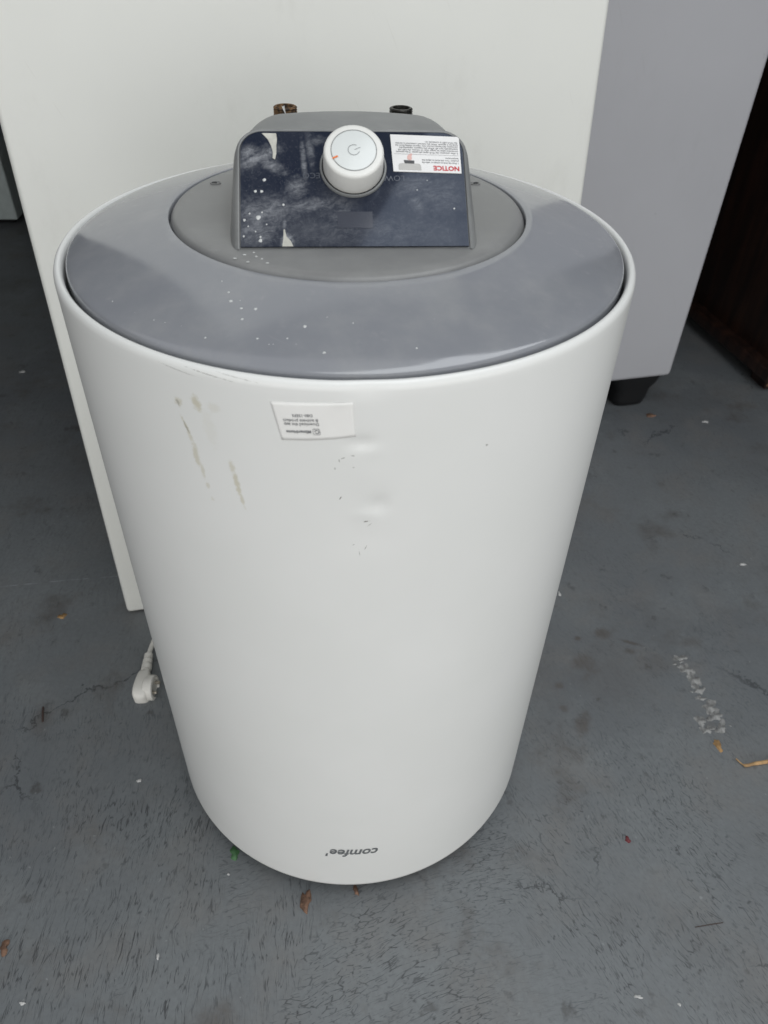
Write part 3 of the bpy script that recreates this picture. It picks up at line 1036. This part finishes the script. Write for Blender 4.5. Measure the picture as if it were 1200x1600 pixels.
# ------------------------------------------------------------------ appliances behind
YAW = R(14.6); LEAN = R(6.45)
door = empty('appliance_panel')
vv = Vector((-math.sin(YAW) * math.sin(LEAN), math.cos(YAW) * math.sin(LEAN), math.cos(LEAN)))
hh = Vector((math.cos(YAW), math.sin(YAW), 0))
nn = hh.cross(vv)            # towards the viewer
P0 = Vector((*fs2(-.3599 - .004 * math.cos(YAW), .1844 - .004 * math.sin(YAW)), .004))
DW, DT, DH = .6855 * KF, .10, 1.60
base = P0 + hh * (DW / 2) - nn * (DT / 2)
door.matrix_world = Matrix(((hh.x, -nn.x, vv.x, base.x), (hh.y, -nn.y, vv.y, base.y), (hh.z, -nn.z, vv.z, base.z), (0, 0, 0, 1)))
tag(door, 'tall plain white appliance panel leaning back behind the water heater', 'panel')
bevel_box('panel_skin', DW, DT, DH, M_fridge, door, bevel=.007, seg=5)
for sx in (-1, 1):
    ft = bevel_box('rubber_foot', .05, .05, .014, M_foot, door, bevel=.002, seg=2)
    ft.location = (sx * (DW / 2 - .06), .015, -.0085)

g = empty('grey_appliance')
gb = Vector((*fs2(.6455, .836), 0))     # lower right front corner on the floor plan
GW, GD, GH = .60, .58, 1.55
ctr = gb - hh * (GW / 2) + Vector((-math.sin(YAW), math.cos(YAW), 0)) * (GD / 2)
g.location = (ctr.x, ctr.y, 0)
g.rotation_euler = (0, 0, YAW)
tag(g, 'grey metal appliance on black feet, right of the white panel', 'appliance')
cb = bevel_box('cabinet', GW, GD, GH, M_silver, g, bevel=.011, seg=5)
cb.location = (0, 0, .083)
bevel_box('plinth', GW - .10, GD - .14, .083, M_foot, g, bevel=.01, seg=2).location = (-.02, .05, .006)  # black block standing in for the shadow under the cabinet
for (sx, sy) in ((1, -1), (-1, -1), (1, 1), (-1, 1)):
    rings = []
    for z, w, d in ((0.0, .030, .024), (.004, .036, .029), (.018, .040, .033), (.045, .043, .036), (.060, .052, .042), (.084, .060, .048)):
        ring = []
        for i in range(24):
            a = 2 * math.pi * i / 24
            ca, sa = math.cos(a), math.sin(a)
            ring.append(Vector((w * math.copysign(abs(ca) ** .5, ca), d * math.copysign(abs(sa) ** .5, sa), z)))
        ring.append(ring[0].copy()); rings.append(ring)
    vs, fs = loft(rings, cap=(True, True))
    fo = obj('foot', vs, fs, M_foot, g, angle=50)
    fo.location = (sx * (GW / 2 - .066), sy * (GD / 2 - .052), 0)

# pale appliance far left, mostly out of frame
pl = empty('pale_appliance', (-1.172 - .316, 1.776 + .272, 0), R(4))
tag(pl, 'pale green grey appliance in the dark at the far left edge', 'appliance')
bevel_box('cabinet', .60, .50, .90, M_pale, pl, bevel=.005).location = (0, 0, .022)
bevel_box('plinth', .55, .44, .030, M_foot, pl, bevel=.002, seg=1).location = (0, .01, 0)

# dark wooden furniture on the right
wd = empty('wooden_cabinet', (*fs2(1.075, 1.205), 0), R(14))
tag(wd, 'dark brown wooden cabinet with a chipped base at the right edge', 'cabinet')
bevel_box('carcass', .50, .46, 1.30, M_wood, wd, bevel=.004).location = (.03, .0, .055)
pb = bevel_box('plinth', .54, .50, .030, M_wood, wd, bevel=.006); pb.location = (.02, 0, .030)
for i in range(9):
    s = blob_disc('splinter', 0, 0, rng.uniform(.010, .026), rng.uniform(.005, .010), rng.uniform(-.4, .4), rng.uniform(.008, .02), M_rawwood if i % 2 else M_wood, wd, n=9, fray=.4)
    s.location = (-.245 + rng.uniform(0, .16), -.245 + rng.uniform(-.012, .02), rng.uniform(.0, .035))
for (sx, sy) in ((-1, -1), (1, -1), (-1, 1), (1, 1)):
    bevel_box('leg', .06, .06, .032, M_wood, wd, bevel=.004).location = (.02 + sx * .22, sy * .2, 0)

wr = empty('wardrobe', (1.95, 2.75, 0), R(-68))
tag(wr, 'dark reddish brown wardrobe deep in the shadow, upper right', 'wardrobe')
bevel_box('carcass', 1.0, .5, 1.6, plain('reddish_wood', (.035, .014, .011), .6, vary=.3, scale=9), wr, bevel=.006).location = (0, 0, .04)
bevel_box('plinth', .96, .46, .045, M_foot, wr, bevel=.002, seg=1)

# ------------------------------------------------------------------ small litter on the floor
def litter(name, label, cat, cx, cy, rx, ry, rot, h, mat, fray=.45, n=14, group=None):
    if mat is M_flake: rx, ry = rx * .8, ry * .8
    o = blob_disc(name, cx, cy, rx, ry, rot, h, mat, None, n=n, fray=fray)
    return tag(o, label, cat, group)


litter('wood_chip', 'small brown wood chip in front of the water heater', 'wood chip', -.041, -.238, .006, .0125, .1, .004, M_chipbrown)
litter('plastic_scrap', 'tiny green scrap at the heater base, lower left', 'scrap', -.132, -.186, .006, .0075, .5, .003, M_greenbit)
litter('plastic_bead', 'tiny dark red bit on the floor right of the lettering', 'bit', .349, -.154, .0032, .0038, .4, .003, M_redbit)
litter('leaf_fragment', 'orange dry leaf fragment below the chipped floor patch', 'leaf', .504, -.017, .005, .0105, .35, .0015, M_leaf)
litter('leaf_fragment', 'rust coloured crumb beside the black foot of the grey appliance', 'leaf', .615, .805, .012, .006, -.2, .003, M_chipbrown)
litter('leaf_fragment', 'faint orange crumb on the floor left of the white panel', 'leaf', -.465, .177, .008, .0045, .2, .002, M_leaf)
litter('leaf_fragment', 'brown leaf crumb at the left edge of the floor, near bottom', 'leaf', -.3645, -.297, .005, .008, .2, .003, M_chipbrown)
litter('bark_crumb', 'dark brown crumb touching the front of the heater base', 'crumb', .016, -.2245, .003, .006, .2, .003, M_chipbrown)
for lab, cx, cy, rx, ry, rot in [
        ('white paint flake on the dark floor, upper left', -.808, .906, .011, .005, .2),
        ('bright white flake between grey appliance and wooden cabinet', .730, .788, .008, .0055, .1),
        ('white flake at the right edge, above the chipped floor', .661, .343, .006, .004, .1),
        ('pale flake on the floor below the plug', -.271, -.096, .0050, .0022, .5),
        ('white dot of paint below the green scrap', -.135, -.211, .0018, .0018, 0),
        ('small pale flake hugging the right side of the heater', .329, .259, .0030, .0055, .1),
        ('pale flake near the bottom left corner of the picture', -.325, -.349, .0045, .0018, .2),
        ('light flake near the bottom, right of the heater', .322, -.325, .0055, .0022, -.1),
        ('tiny pale flake at the bottom right', .364, -.331, .0022, .0020, .3),
        ('small white flake left of the bottom middle', -.196, -.301, .0022, .0035, .3)]:
    litter('paint_flake', lab, 'flake', cx, cy, rx, ry, rot, .0015, M_flake, group='pale flakes scattered on the floor')
vs, fs = tube(spline([(.528, -.030, .0015), (.536, -.0405, .0030), (.552, -.0375, .0035), (.590, -.030, .0030)], 6), [.0008] * 6 + [.0022] * 6 + [.0026] * 7, 8)
tag(obj('straw_stick', vs, fs, M_straw), 'thin bent tan stick at the right edge below the chipped floor', 'stick')
vs, fs = tube(spline([(.408, -.249, .0008), (.425, -.246, .0014), (.442, -.243, .0008)], 6), .0005, 6)
tag(obj('dark_fibre', vs, fs, M_hair), 'short dark fibre on the floor at lower right', 'fibre')
vs, fs = tube(spline([(-.440, .018, .0008), (-.436, .006, .0022), (-.432, -.006, .0010)], 6), .0014, 6)
tag(obj('dark_twig', vs, fs, M_hair), 'small dark twig on the floor left of the plug', 'twig')
